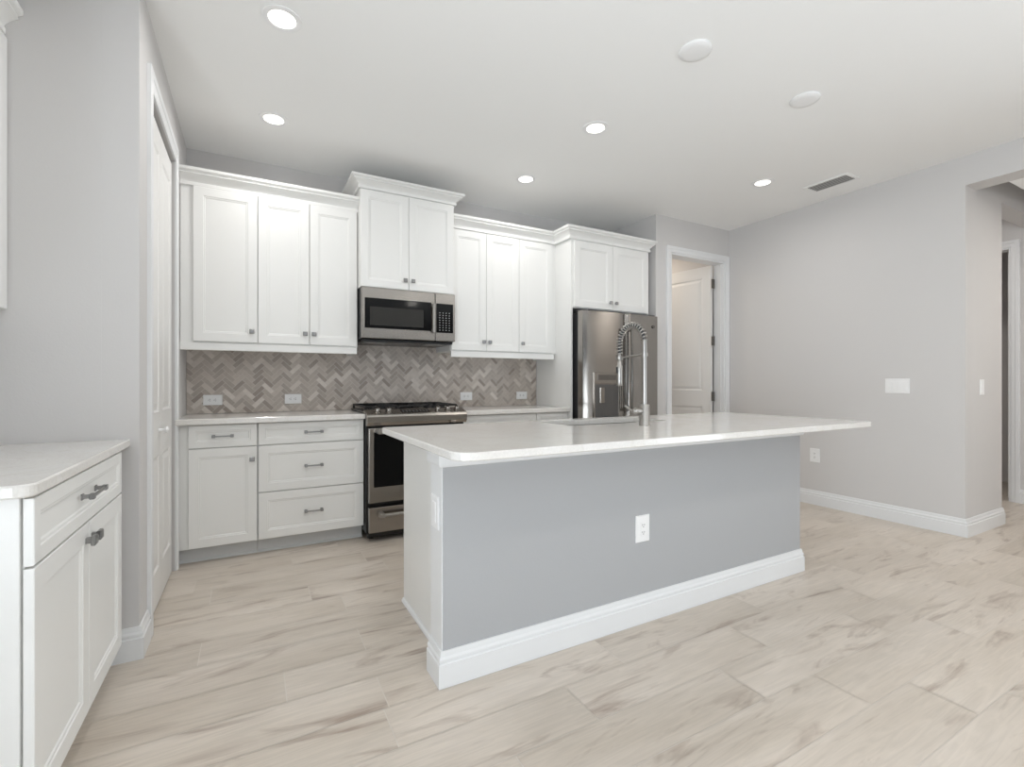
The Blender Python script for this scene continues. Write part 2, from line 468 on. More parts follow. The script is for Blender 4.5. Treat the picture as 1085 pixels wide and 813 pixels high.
for z in (0, 2.36): box(bm, -.65, 3.85, YR - .05, YR, z, z + .06)
struct('window_2', bm, M_TRIM)
# right wall with the hall opening
OY0 = 0.05
bm = NB()
box(bm, XR, XR + .19, 1.4551, YD + .12, 0, ZC); box(bm, XR, XR + .19, OY0, 1.455, ZH, ZC); box(bm, XR, XR + .19, -.7, OY0, 0, ZC); box(bm, XR, XR + .19, YR, -3.3, 0, ZC)
box(bm, XR, XR + .19, -3.3, -.7, 2.4, ZC); box(bm, XR, XR + .19, -3.3, -.7, 0, .3)
struct('wall_right', bm, M_WALL)
bm = NB()
for y in (-3.3, -2.03, -.76): box(bm, XR + .08, XR + .14, y, y + .06, .3, 2.4)
for z in (.3, 2.34): box(bm, XR + .08, XR + .14, -3.3, -.7, z, z + .06)
struct('window_3', bm, M_TRIM)
# hall: side wall (faces the camera), header beyond its end, far wall with a door, lowered soffit
bm = NB()
box(bm, XR + .19, 5.26, 1.455, 1.60, 0, ZC); box(bm, 5.26, XH, 1.455, 1.60, 2.565, ZC)
struct('wall_hall_side', bm, M_WALL)
HY0, HY1, HZ = 1.678, 2.5, 2.41
bm = NB()
box(bm, XH, XH + .12, OY0 - .3, HY0, 0, ZC); box(bm, XH, XH + .12, HY0, HY1, HZ, ZC); box(bm, XH, XH + .12, HY1, 3.2, 0, ZC)
struct('wall_hall_end', bm, M_WALL)
struct('wall_hall_near', B(XR + .19, XH + .12, OY0 - .42, OY0 - .3, 0, ZC), M_WALL)
struct('wall_hall_back', B(4.76, XH + .12, 3.2, 3.3, 0, ZC), M_WALL)
struct('ceiling_hall', B(XR + .19, XH, OY0 - .3, 1.28, ZH, ZH + .1), M_CEIL)
bm = NB()                                                     # dark room behind the hall door
box(bm, 7.5, 7.6, .8, 3.3, 0, ZC); box(bm, XH + .12, 7.5, 3.2, 3.3, 0, ZC); box(bm, XH + .12, 7.5, .8, .9, 0, ZC)
struct('wall_bedroom', bm, M_WALL)
# laundry door wall, the short return beside the fridge, and the room behind
LX0, LX1, LZ = 3.685, 4.505, 2.435
bm = NB()
box(bm, XD, LX0, YD, YD + .12, 0, ZC); box(bm, LX0, LX1, YD, YD + .12, LZ, ZC); box(bm, LX1, XR, YD, YD + .12, 0, ZC)
box(bm, XD, XD + .12, YD + .12, 5.2, 0, ZC)
struct('wall_laundry_door', bm, M_WALL)
bm = NB()
box(bm, XD + .12, 4.69, 5.1, 5.2, 0, ZC); box(bm, 4.57, 4.69, YD + .1201, 5.1, 0, ZC)
struct('wall_laundry', bm, M_WALL)

# baseboards
BP = [(.0, .0), (.017, .0), (.017, .086), (.012, .089), (.012, .094), (.014, .097), (.014, .104), (.009, .112), (.0085, .122), (.006, .131), (.0, .131)]
def baseboard(name, path): return struct(name, sweep(NB(), path, BP), M_TRIM, smooth=25)
baseboard('baseboard_alcove', [(-.90, YA - .0002), (XL + .0002, YA - .0002), (XL + .0002, 2.600)])
baseboard('baseboard_right', [(XR - .0002, YD - .02), (XR - .0002, 1.4548), (5.2602, 1.4548), (5.2602, 1.60)])
baseboard('baseboard_hall', [(XH - .0002, 1.62), (XH - .0002, -.2)])
baseboard('baseboard_laundry_side', [(XD + .01, YD - .0002), (3.622, YD - .0002)])

# door casings (trim): flat with a raised outer band
def casing(name, f, u0, u1, v1, wd=.058, t=.018, wl=None, wr=None, build=True):
    """profile runs from the opening (o=0) outwards (o=1); mitred at the head corners"""
    wl = wl or wd; wr = wr or wd
    prof = [(0, .0003), (0, t * .55), (.06, t * .66), (.42, t * .74), (.50, t * .80), (.56, t), (.94, t), (1, t * .85), (1, .0003)]
    bm = NB(); rings = []
    for (u, v, su, sv) in ((u0, .0006, -wl, 0), (u0, v1, -wl, wd), (u1, v1, wr, wd), (u1, .0006, wr, 0)):
        rings.append([bm.verts.new(f(u + su * o, v + sv * o, d)) for o, d in prof])
    k = len(prof)
    for p, q in zip(rings, rings[1:]):
        for j in range(k): bm.faces.new((p[j], p[(j + 1) % k], q[(j + 1) % k], q[j]))
    bm.faces.new(rings[0][::-1]); bm.faces.new(rings[-1])
    return struct(name, bm, M_TRIM)
casing('trim_1', F_px(XL), DY0, DY1, DZ, wd=.088, wr=.030)
casing('trim_2', F_my(YD), LX0, LX1, LZ, wd=.062)
bm = NB()
box(bm, LX1 - .018, LX1 - .0003, YD - .001, YD + .125, 0, LZ - .001, .001); box(bm, LX0 + .0003, LX0 + .018, YD - .001, YD + .125, 0, LZ - .001, .001)
box(bm, LX0 + .018, LX1 - .018, YD - .001, YD + .125, LZ - .018, LZ - .0003, .001)
box(bm, LX1 - .03, LX1 - .018, YD + .03, YD + .08, 0, LZ - .018); box(bm, LX0 + .018, LX0 + .03, YD + .03, YD + .08, 0, LZ - .018)
struct('trim_3', bm, M_TRIM)
casing('trim_4', F_mx(XH), HY0, HY1, HZ, wd=.06)
bm = NB()
box(bm, XH - .001, XH + .125, HY0 + .0003, HY0 + .018, 0, HZ - .001, .001); box(bm, XH - .001, XH + .125, HY1 - .018, HY1 - .0003, 0, HZ - .001, .001)
box(bm, XH - .001, XH + .125, HY0 + .018, HY1 - .018, HZ - .018, HZ - .0003, .001)
struct('trim_5', bm, M_TRIM)

# moulded door slab: rows of raised panels on both faces
def door_slab(bm, f, u0, u1, v0, v1, t, cols, rows):
    """front face at d=t, back at d=0"""
    xs = sorted({u0, u1} | {c for p in cols for c in p}); zs = sorted({v0, v1} | {r for p in rows for r in p})
    for d, sgn in ((t, -1), (0, 1)):
        V = {(x, z): bm.verts.new(f(x, z, d)) for x in xs for z in zs}
        for xa, xb in zip(xs, xs[1:]):
            for za, zb in zip(zs, zs[1:]):
                if (xa, xb) in cols and (za, zb) in rows:
                    prev = [V[xa, za], V[xb, za], V[xb, zb], V[xa, zb]]
                    for i, dd in ((.010, .006), (.020, .007), (.045, .001), (.047, .001)):
                        cur = [bm.verts.new(f(*p, d + sgn * dd)) for p in ((xa + i, za + i), (xb - i, za + i), (xb - i, zb - i), (xa + i, zb - i))]
                        for k in range(4): bm.faces.new((prev[k], prev[(k + 1) % 4], cur[(k + 1) % 4], cur[k]))
                        prev = cur
                    bm.faces.new(prev)
                else:
                    bm.faces.new((V[xa, za], V[xb, za], V[xb, zb], V[xa, zb]))
    c = [(u0, v0), (u1, v0), (u1, v1), (u0, v1)]
    for i in range(4):
        p, q = c[i], c[(i + 1) % 4]
        bm.faces.new([bm.verts.new(f(*p, 0)), bm.verts.new(f(*q, 0)), bm.verts.new(f(*q, t)), bm.verts.new(f(*p, t))])
    bmesh.ops.remove_doubles(bm, verts=bm.verts, dist=.00005)
    return bm

# door_1: bifold pantry door, two leaves, white knob
bm = NB()
mid = 3.06
door_slab(bm, F_px(XL - .045), 2.700, mid - .001, .012, 2.418, .034, [(2.755, mid - .055)], [(.19, .76), (.98, 2.30)])
d1 = struct('door_1', bm, M_DOORP)
bm = NB()
door_slab(bm, F_px(XL - .045), mid + .001, 3.430, .012, 2.418, .034, [(mid + .055, 3.375)], [(.19, .76), (.98, 2.30)])
struct('door_leaf', bm, M_DOORP, d1)
struct('knob', lathe(NB(), (XL - .011, 3.0, .885), [(.0, 0), (.010, 0), (.008, .012), (.008, .020), (.017, .028), (.018, .036), (.012, .042), (0, .043)], (1, 0, 0), 18), M_PLATE, d1, 50)
bm = NB(); box(bm, XL - .05, XL - .02, 2.70, 3.455, 2.425, 2.450)
struct('track', bm, M_DARK, d1)

# door_2: laundry door standing open, hinged on the right jamb
HPX, HPY = 4.470, 3.543
ang = math.atan2(-.093, .535)                                  # lean of the open slab from +y
ex, ey = math.sin(ang), math.cos(ang)
def F_open(u, v, d): return (HPX + ex * u - ey * d * 1.0 + 0, HPY + ey * u + ex * d, v)
bm = NB()
door_slab(bm, F_open, .004, .775, .012, 2.415, .035, [(.105, .675)], [(.24, .86), (1.04, 2.29)])
d2 = struct('door_2', bm, M_DOORP)
for i, z in enumerate((.25, .975, 1.585, 2.215)):
    bm = NB()
    cyl(bm, (HPX - .010, HPY - .010, z - .05), (HPX - .010, HPY - .010, z + .05), .008, n=12)
    box(bm, HPX - .034, HPX + .012, HPY - .0125, HPY - .0095, z - .05, z + .05)
    struct('hinge', bm, M_HINGE, d2, 40)
# door_3: hall door, slab opened into the dark room, seen by its hinged edge
bm = NB()
door_slab(bm, lambda u, v, d: (XH + .126 + u, HY0 + .022 + d, v), .004, .74, .012, HZ - .022, .035, [(.105, .64)], [(.24, .86), (1.04, 2.27)])
d3 = struct('door_3', bm, M_DOORP)
for z in (.25, .975, 1.585, 2.2):
    bm = NB(); box(bm, XH + .10, XH + .124, HY0 + .0183, HY0 + .0205, z - .05, z + .05); cyl(bm, (XH + .124, HY0 + .026, z - .05), (XH + .124, HY0 + .026, z + .05), .007, n=10)
    struct('hinge', bm, M_HINGE, d3, 40)

# ------------------------------------------------------------------ backsplash: herringbone tiles
def build_backsplash():
    bm = NB(); W = .030; n = 3; g = .0014
    x0, x1, z0, z1 = -.4025, 2.487, .9062, 1.475
    c = math.cos(math.pi / 4)
    cx, cz = (x0 + x1) / 2, (z0 + z1) / 2
    R = int((x1 - x0) / W) // 2 + 8
    def add(a, b, wx, wy):
        P = [(a * W + g, b * W + g), ((a + wx) * W - g, b * W + g), ((a + wx) * W - g, (b + wy) * W - g), (a * W + g, (b + wy) * W - g)]
        Q = [(cx + (p - q) * c, cz + (p + q) * c) for p, q in P]
        if max(q[0] for q in Q) < x0 or min(q[0] for q in Q) > x1 or max(q[1] for q in Q) < z0 or min(q[1] for q in Q) > z1: return
        # clip against the rectangle
        poly = Q
        for ax, lim, sg in ((0, x0, 1), (0, x1, -1), (1, z0, 1), (1, z1, -1)):
            out = []
            for i in range(len(poly)):
                p, q = poly[i], poly[(i + 1) % len(poly)]
                ip = (p[ax] - lim) * sg >= 0; iq = (q[ax] - lim) * sg >= 0
                if ip: out.append(p)
                if ip != iq:
                    t = (lim - p[ax]) / (q[ax] - p[ax]); out.append((p[0] + t * (q[0] - p[0]), p[1] + t * (q[1] - p[1])))
            poly = out
            if len(poly) < 3: return
        prism(bm, poly, 'y', YB - .008, YB - .002)
    for X in range(-R, R):
        for Y in range(-R, R):
            m = (X - Y) % (2 * n)
            if m == 0: add(X, Y, n, 1)
            elif m == 2 * n - 1: add(X, Y, 1, n)
    bmesh.ops.dissolve_degenerate(bm, dist=.00002, edges=bm.edges)
    for f in bm.faces: f.material_index = 0
    box(bm, x0, x1, YB - .0065, YB - .0003, z0, z1, mi=1)
    o = obj('tile_backsplash', bm, [M_TILE, M_TGROUT])
    tag(o, 'greige herringbone mosaic tile backsplash between counter and wall cabinets', 'backsplash')
build_backsplash()

# ------------------------------------------------------------------ base cabinets along the kitchen wall
YF = 3.520                                                    # carcass face; fronts stand 19 mm proud
def base_cabinet(name, label, x0, x1, split, fill=0.0, cat='cabinet', group=None):
    """split: list of ('drawer'|'door', z0, z1, u0, u1, knob spec)"""
    t = thing(name, label, cat, ((x0 + x1) / 2, 3.78, 0), group)
    bm = NB(); prism(bm, [(YF, .100), (YF, .868), (4.038, .868), (4.038, .001), (3.590, .001), (3.590, .100)], 'x', x0 + .0006, x1 - .0006)
    obj('carcass', bm, M_CAB, t)
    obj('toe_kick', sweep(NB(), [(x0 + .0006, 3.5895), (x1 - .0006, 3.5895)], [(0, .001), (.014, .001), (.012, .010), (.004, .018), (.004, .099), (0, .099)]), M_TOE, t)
    f = F_my(YF - .0006)
    for kind, z0, z1, a, b, hw in split:
        o = obj(kind, panel_front(NB(), f, a, b, z0, z1, fr=.052 if kind == 'door' or z1 - z0 > .2 else .034), M_CAB, t)
        if hw[0] == 'pull': pull(f, hw[1], hw[2], .019, o)
        else: knob(f, hw[1], hw[2], .019, o)
    return t
base_cabinet('base_cabinet', 'white base cabinet with one drawer over one door, beside the pantry door', -.4015, .034,
             [('drawer', .722, .862, -.340, .030, ('pull', -.158, .792)), ('door', .106, .716, -.340, .030, ('knob', .003, .636))])
base_cabinet('drawer_cabinet', 'white base cabinet of three stacked drawers left of the range', .035, .708,
             [('drawer', .722, .862, .040, .704, ('pull', .373, .794)), ('drawer', .414, .716, .040, .704, ('pull', .373, .566)), ('drawer', .106, .408, .040, .704, ('pull', .373, .259))])
base_cabinet('base_cabinet', 'wide white base cabinet right of the range, mostly behind the island', 1.462, 2.156,
             [('drawer', .722, .862, 1.467, 2.152, ('pull', 1.81, .793)), ('door', .106, .716, 1.467, 1.808, ('knob', 1.78, .64)), ('door', .106, .716, 1.811, 2.152, ('knob', 1.84, .64))])
base_cabinet('base_cabinet', 'narrow white base cabinet against the tall panel beside the fridge', 2.157, 2.488,
             [('drawer', .722, .862, 2.161, 2.484, ('pull', 2.322, .793)), ('door', .106, .716, 2.161, 2.484, ('knob', 2.19, .64))])
ct = obj('countertop', slab(NB(), rrect(-.4025, .7085, 3.462, 4.0405, (.003, .003, .001, .001)), .8685, .905), M_QUARTZ)
tag(ct, 'pale quartz countertop over the drawers left of the range', 'countertop')
ct = obj('countertop', slab(NB(), rrect(1.4615, 2.4885, 3.462, 4.0405, (.003, .003, .001, .001)), .8685, .905), M_QUARTZ)
tag(ct, 'pale quartz countertop between the range and the fridge panel', 'countertop')

# ------------------------------------------------------------------ wall cabinets
def wall_cabinet(name, label, x0, x1, z0, z1, yf, doors, yb=4.040, zb=None, fr=.055):
    t = thing(name, label, 'cabinet', ((x0 + x1) / 2, (yf + yb) / 2, z0))
    obj('carcass', B(x0 + .0006, x1 - .0006, yf, yb, z0 if zb is None else zb, z1), M_CAB, t)
    f = F_my(yf - .0006)
    for a, b, c, d, kx, kz in doors:
        o = obj('door', panel_front(NB(), f, a, b, c, d, fr=fr), M_CAB, t)
        knob(f, kx, kz, .019, o)
    return t
YU, YM, YG = 3.700, 3.610, 3.460
wall_cabinet('wall_cabinet', 'white single-door wall cabinet in the corner by the pantry door', -.4015, .0365, 1.392, 2.418, YU, [(-.332, .035, 1.399, 2.402, .002, 1.474)])
wall_cabinet('wall_cabinet', 'white double-door wall cabinet left of the microwave', .0375, .700, 1.392, 2.418, YU, [(.039, .362, 1.399, 2.402, .334, 1.474), (.366, .692, 1.399, 2.402, .392, 1.474)])
wall_cabinet('wall_cabinet', 'raised white double-door wall cabinet above the microwave', .701, 1.440, 1.836, 2.585, YM, [(.703, 1.060, 1.838, 2.555, 1.030, 1.908), (1.063, 1.430, 1.838, 2.555, 1.091, 1.908)])
wall_cabinet('wall_cabinet', 'white double-door wall cabinet right of the microwave', 1.441, 2.088, 1.392, 2.418, YU, [(1.446, 1.763, 1.399, 2.402, 1.736, 1.474), (1.766, 2.086, 1.399, 2.402, 1.793, 1.474)])
wall_cabinet('wall_cabinet', 'white single-door wall cabinet against the tall fridge panel', 2.089, 2.4890, 1.392, 2.418, YU, [(2.090, 2.440, 1.399, 2.402, 2.119, 1.474)])
wall_cabinet('wall_cabinet', 'deep white double-door cabinet above the fridge', 2.512, 3.425, 1.795, 2.418, YG, [(2.518, 2.953, 1.802, 2.392, 2.922, 1.866), (2.957, 3.400, 1.802, 2.392, 2.990, 1.866)], fr=.058)
pn = obj('end_panel', B(2.4895, 2.5112, YG, 4.040, .001, 2.418, .0015), M_CAB)
tag(pn, 'tall white side panel enclosing the left side of the fridge', 'panel')

CP = [(0, 0), (.012, 0), (.014, .004), (.014, .020), (.008, .024), (.010, .030), (.016, .040), (.030, .054), (.044, .064), (.050, .067), (.045, .072), (.047, .078), (.058, .084), (.061, .088), (.061, .104), (0, .104)]
def crown(label, path, z, k=1.0, kz=1.0):
    o = obj('crown_moulding', sweep(NB(), path, [(a * k, z + b * kz) for a, b in CP]), M_CAB, None, 20)
    tag(o, label, 'moulding')
crown('white crown moulding along the top of the left wall cabinets', [(-.4025, 3.699), (.700, 3.699)], 2.4035)
crown('white crown moulding around the raised cabinet above the microwave', [(.7008, 4.04), (.7008, 3.609), (1.4402, 3.609), (1.4402, 4.04)], 2.562, 1.12, .80)
crown('white crown moulding stepping out over the right wall cabinets and fridge cabinet', [(1.4412, 3.694), (2.4800, 3.694), (2.4800, 3.459), (3.4255, 3.459), (3.4255, 4.04)], 2.4085, .97)
rail = [(0, 1.341), (.014, 1.341), (.016, 1.345), (.016, 1.388), (.012, 1.3915), (0, 1.3915)]
o = obj('light_rail', sweep(NB(), [(-.4025, 3.705), (.677, 3.705), (.677, 4.038)], rail), M_CAB)
tag(o, 'white light rail under the left wall cabinets', 'moulding')
o = obj('light_rail', sweep(NB(), [(1.446, 3.705), (2.446, 3.705), (2.446, 4.038)], rail), M_CAB)
tag(o, 'white light rail under the wall cabinets right of the microwave', 'moulding')

# ------------------------------------------------------------------ range
rg = thing('gas_range', 'stainless steel slide-in gas range with black grates between the base cabinets', 'range', (1.085, 3.72, 0))
RX0, RX1 = .7125, 1.4575
bm = NB(); box(bm, RX0, RX1, 3.452, 4.036, .055, .905, .003)
for x in (RX0 + .03, RX1 - .06):
    for y in (3.50, 3.96): box(bm, x, x + .03, y, y + .03, .001, .056)
obj('body', bm, M_BLACK, rg)
obj('base', B(RX0 + .004, RX1 - .004, 3.43, 3.4515, .028, .062, .003), M_BLACK, rg)
dr = obj('warming_drawer', B(RX0 + .008, RX1 - .004, 3.402, 3.4515, .066, .246, .006, 2), M_STEEL, rg)
bm = NB(); tube(bm, [(.80, 3.352, .196), (1.37, 3.352, .196)], .012, 12)
for x in (.797, 1.345): box(bm, x - .012, x + .024, 3.340, 3.4015, .180, .212, .003)
obj('handle', bm, M_CHROME, dr, 40)
od = obj('oven_door', B(RX0 + .008, RX1 - .004, 3.402, 3.4515, .276, .806, .006, 2), M_STEEL, rg)
obj('window', B(RX0 + .043, RX1 - .04, 3.3985, 3.4018, .388, .806 - .03, .001), M_GLASS, od)
bm = NB(); tube(bm, [(.80, 3.345, .785), (1.37, 3.345, .785)], .0135, 12)
for x in (.785, 1.356): box(bm, x - .014, x + .028, 3.330, 3.4015, .768, .802, .004)
obj('handle', bm, M_CHROME, od, 40)
cp = obj('control_panel', prism(NB(), [(3.4515, .820), (3.404, .824), (3.392, .845), (3.390, .885), (3.394, .898), (3.402, .904), (3.500, .932), (3.525, .932), (3.525, .9065), (3.4515, .9065)], 'x', RX0 - .004, RX1 + .003), M_STEEL, rg)
sl = Vector((0, 3.500 - 3.402, .932 - .904)).normalized(); nr = Vector((0, -sl.z, sl.y))
def on_panel(x, s, h): return Vector((x, 3.402, .904)) + sl * s + nr * h
for x in (.790, .872, 1.245, 1.325, 1.400):
    k = obj('knob', lathe(NB(), on_panel(x, .048, .0), [(0, 0), (.026, 0), (.026, .004), (.020, .006), (.0185, .026), (.016, .029), (0, .029)], nr, 22), M_STEEL, cp, 40)
    q = NB(); c = on_panel(x, .048, .029); p = on_panel(x, .036, .0); 
    a = [c + sl * s + Vector((dx, 0, 0)) for dx, s in ((-.003, -.017), (.003, -.017), (.003, .017), (-.003, .017))]
    v0 = [q.verts.new(v) for v in a]; v1 = [q.verts.new(v + nr * .008) for v in a]
    q.faces.new(v0[::-1]); q.faces.new(v1)
    for i in range(4): q.faces.new((v0[i], v0[(i + 1) % 4], v1[(i + 1) % 4], v1[i]))
    obj('grip', q, M_STEEL, k)
q = NB()
v0 = [q.verts.new(on_panel(x, s, .0002)) for x, s in ((.960, .018), (1.175, .018), (1.175, .082), (.960, .082))]
v1 = [q.verts.new(on_panel(x, s, .002)) for x, s in ((.961, .019), (1.174, .019), (1.174, .081), (.961, .081))]
q.faces.new(v0[::-1]); q.faces.new(v1)
for i in range(4): q.faces.new((v0[i], v0[(i + 1) % 4], v1[(i + 1) % 4], v1[i]))
dp = obj('display', q, M_GLASS, cp)
q = NB()
for i in range(8):
    for s in (.035, .055):
        x = .972 + i * .025 + (.0 if i < 4 else .004)
        q.faces.new([q.verts.new(on_panel(a, b, .0024)) for a, b in ((x, s), (x + .010, s), (x + .010, s + .003), (x, s + .003))])
obj('touch_legend', q, M_KEY, dp)
bm = NB(); box(bm, RX0 - .004, RX1 + .003, 3.5255, 4.036, .9065, .921, .004)
obj('cooktop', bm, M_BLACK, rg)
for x, y in ((.84, 3.64), (.84, 3.90), (1.085, 3.78), (1.33, 3.64), (1.33, 3.90)):
    bu = obj('burner', lathe(NB(), (x, y, .921), [(0, 0), (.050, 0), (.050, .006), (.042, .008), (.042, .015), (.038, .018), (0, .019)], n=24), M_IRON, rg, 40)
for x0 in (.722, .963, 1.204):
    x1 = x0 + .236; bm = NB(); z = .944
    for x in (x0 + .006, x1 - .006): box(bm, x - .006, x + .006, 3.545, 4.010, z, z + .013, .002)
    for y in (3.551, 3.777, 4.004): box(bm, x0 + .006, x1 - .006, y - .006, y + .006, z, z + .013, .002)
    for yc in (3.664, 3.890):
        for a in (0, 90, 180, 270):
            dx, dy = math.cos(math.radians(a)), math.sin(math.radians(a)); xc = (x0 + x1) / 2
            p = (xc + dx * .035, yc + dy * .035); e = (xc + dx * .113, yc + dy * .113)
            box(bm, min(p[0], e[0]) - (.005 if dx == 0 else 0), max(p[0], e[0]) + (.005 if dx == 0 else 0), min(p[1], e[1]) - (.005 if dy == 0 else 0), max(p[1], e[1]) + (.005 if dy == 0 else 0), z + .002, z + .015, .002)
    for x in (x0 + .006, x1 - .006):
        for y in (3.551, 4.004): box(bm, x - .007, x + .007, y - .007, y + .007, .9215, z + .001)
    obj('grate', bm, M_IRON, rg)

# ------------------------------------------------------------------ microwave
mw = thing('microwave', 'stainless over-the-range microwave hung under the raised cabinet', 'microwave', (1.065, 3.8, 1.44))
MX0, MX1, MY = .705, 1.4345, 3.572
obj('body', B(MX0 - .0005, MX1 + .001, MY + .040, 4.036, 1.452, 1.8345, .002), M_BLACK, mw)
ms = 1.268
md = obj('door', B(MX0, ms - .001, MY, MY + .0395, 1.455, 1.8335, .005, 2), M_STEEL, mw)
obj('window', rings_face(NB(), F_my(MY), [(.727, 1.235, 1.531, 1.754, -.001), (.727, 1.235, 1.531, 1.754, .0015), (.731, 1.231, 1.535, 1.750, .003)]), M_GLASS, md)
obj('mesh_screen', rings_face(NB(), F_my(MY - .003), [(.764, 1.172, 1.553, 1.690, -.0005), (.764, 1.172, 1.553, 1.690, .0004), (.766, 1.170, 1.555, 1.688, .0006)]), M_SCREEN, md)
bm = NB(); prism(bm, [(x, MY - .003 - d) for x, d in ((1.236, .018), (1.240, .030), (1.250, .034), (1.258, .030), (1.261, .018))], 'z', 1.522, 1.744)
for z in (1.530, 1.722): box(bm, 1.240, 1.257, MY - .022, MY + .002, z, z + .014)
obj('handle', bm, M_CHROME, md, 50)
mc = obj('control_panel', B(ms + .001, MX1, MY, MY + .0395, 1.455, 1.8335, .005, 2), M_STEEL, mw)
kp = obj('keypad', rings_face(NB(), F_my(MY), [(1.276, 1.417, 1.522, 1.752, -.001), (1.276, 1.417, 1.522, 1.752, .0015), (1.279, 1.414, 1.525, 1.749, .003)]), M_GLASS, mc)
q = NB(); f = F_my(MY - .0034)
for r in range(8):
    for c in range(4):
        u = 1.300 + c * .0265; v = 1.540 + r * .0195
        q.faces.new([q.verts.new(f(a, b, 0)) for a, b in ((u, v), (u + .008, v), (u + .008, v + .0045), (u, v + .0045))])
obj('key_legend', q, M_KEY, kp)
bm = NB(); box(bm, MX0 + .01, MX1 - .01, MY + .03, 4.02, 1.434, 1.4515, .003)
vp = obj('underside_vent', bm, M_BLACK, mw)
for x0 in (.735, 1.215): obj('filter', B(x0, x0 + .17, MY + .06, MY + .20, 1.4305, 1.4342), M_MIDGREY, vp)

# ------------------------------------------------------------------ refrigerator
fr = thing('refrigerator', 'stainless french-door refrigerator in the recess beside the tall panel', 'refrigerator', (2.96, 3.65, 0))
bm = NB(); box(bm, 2.545, 3.392, 3.400, 4.030, .03, 1.752, .004)
for x in (2.58, 3.32):
    for y in (3.45, 3.95): box(bm, x, x + .04, y, y + .04, .001, .031)
obj('case', bm, M_DARK, fr)
obj('grille', B(2.56, 3.38, 3.372, 3.3995, .012, .070, .003), M_DARK, fr)
YFR = 3.325
def fridge_door(name, x0, x1, z0, z1, xc0, xc1):
    """softly bowed front"""
    bm = NB(); n = 14; pts = []
    for i in range(n + 1):
        x = x0 + (x1 - x0) * i / n; s = (x - xc0) / (xc1 - xc0) * 2 - 1
        pts.append((x, YFR - .016 * (1 - s * s)))
    e = .010
    pts[0] = (x0, YFR + e); pts.insert(1, (x0 + .003, YFR + .002)); pts[-1] = (x1, YFR + e); pts.insert(-1, (x1 - .003, YFR + .002))
    pts += [(x1, 3.394), (x0, 3.394)]
    prism(bm, pts, 'z', z0, z1)
    return obj(name, bm, M_FRIDGE, fr, 35)
FX0, FXM, FX1 = 2.520, 2.992, 3.412
ld = fridge_door('door', FX0, FXM - .002, .745, 1.758, FX0, FX1)
rd = fridge_door('door', FXM + .002, FX1, .745, 1.758, FX0, FX1)
fz = fridge_door('freezer_drawer', FX0, FX1, .076, .738, FX0, FX1)
def fridge_handle(x, parent, z0=.86, z1=1.62):
    bm = NB(); yh = 3.262
    tube(bm, [(x, yh + .010, z0), (x, yh, z0 + .05), (x, yh - .004, (z0 + z1) / 2), (x, yh, z1 - .05), (x, yh + .010, z1)], .011, 12)
    for z in (z0 + .02, z1 - .02): cyl(bm, (x, yh + .004, z), (x, 3.318, z), .009, n=12)
    return obj('handle', bm, M_HANDLE, parent, 50)
fridge_handle(2.957, ld); fridge_handle(3.027, rd)
bm = NB(); tube(bm, [(2.62, 3.262, .665), (3.31, 3.262, .665)], .011, 12)
for x in (2.65, 3.28): cyl(bm, (x, 3.262, .665), (x, 3.318, .665), .009, n=12)
obj('handle', bm, M_CHROME, fz, 50)
# water and ice dispenser: framed recess standing just proud of the door
dsp = NB(); fy = YFR - .016; f = F_my(fy)
DX0, DX1, DZ0, DZ1 = 2.628, 2.925, .800, 1.218
rings_face(dsp, f, [(DX0, DX1, DZ0, DZ1, -.012), (DX0, DX1, DZ0, DZ1, .004), (DX0 + .004, DX1 - .004, DZ0 + .004, DZ1 - .004, .006), (DX0 + .010, DX1 - .010, DZ0 + .010, 1.118, .006), (DX0 + .012, DX1 - .012, DZ0 + .012, 1.116, .0015), (DX0 + .016, DX1 - .016, DZ0 + .016, 1.112, .001)])
dsp = obj('dispenser', dsp, M_STEEL, ld)
obj('recess', rings_face(NB(), f, [(DX0 + .017, DX1 - .017, DZ0 + .017, 1.111, .0012), (DX0 + .017, DX1 - .017, DZ0 + .017, 1.111, .0018), (DX0 + .019, DX1 - .019, DZ0 + .019, 1.109, .0020)]), M_RECESS, dsp)
q = NB(); box_f(q, f, 2.690, 2.742, .945, 1.085, .0022, .012, .003); obj('paddle', q, M_STEEL, dsp)
q = NB(); box_f(q, f, DX0 + .02, DX1 - .02, .815, .828, .002, .012, .002); obj('drip_tray', q, M_DARK, dsp)
q = NB(); box_f(q, f, 2.665, 2.885, 1.150, 1.195, .0055, .0075, .001); obj('display', q, M_HANDLE, dsp)
bd = lathe(NB(), (3.345, fy + .0065, 1.655), [(0, .0), (.0145, .0), (.0145, .004), (.0125, .005), (.0120, .004), (.0, .004)], (0, -1, 0), 24)
obj('badge', bd, M_HANDLE, rd)
for x in (2.53, 3.33): obj('hinge_cover', B(x, x + .07, 3.35, 3.44, 1.7585, 1.772, .003), M_DARK, fr)

# ------------------------------------------------------------------ island
IX0, IX1, IY0, IYK, IY1 = .620, 2.890, 1.675, 1.800, 2.425
isl = thing('kitchen_island', 'grey-fronted kitchen island base with white baseboard under the quartz top', 'island', (1.75, 2.05, 0))
obj('end_board', B(IX0, IX0 + .0040, IY0 + .0012, IYK, .001, .8690, .001), M_TRIM, isl)
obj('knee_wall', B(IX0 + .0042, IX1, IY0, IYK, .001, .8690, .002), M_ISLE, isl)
bm = NB()
box(bm, .690, .709, IYK + .0005, IY1, .001, .869, .001)
obj('end_panel', bm, M_CAB, isl)
bm = NB()
box(bm, .7095, 2.86, IYK + .0005, IYK + .018, .10, .869); box(bm, 2.841, 2.86, IYK + .018, IY1, .10, .869)
box(bm, .7095, 2.841, IY1 - .02, IY1, .10, .869); box(bm, .7095, 2.841, IYK + .018, IY1 - .02, .10, .12)
box(bm, .7095, 2.841, IYK + .018, IY1 - .07, .001, .0995)
obj('carcass', bm, M_CAB, isl)
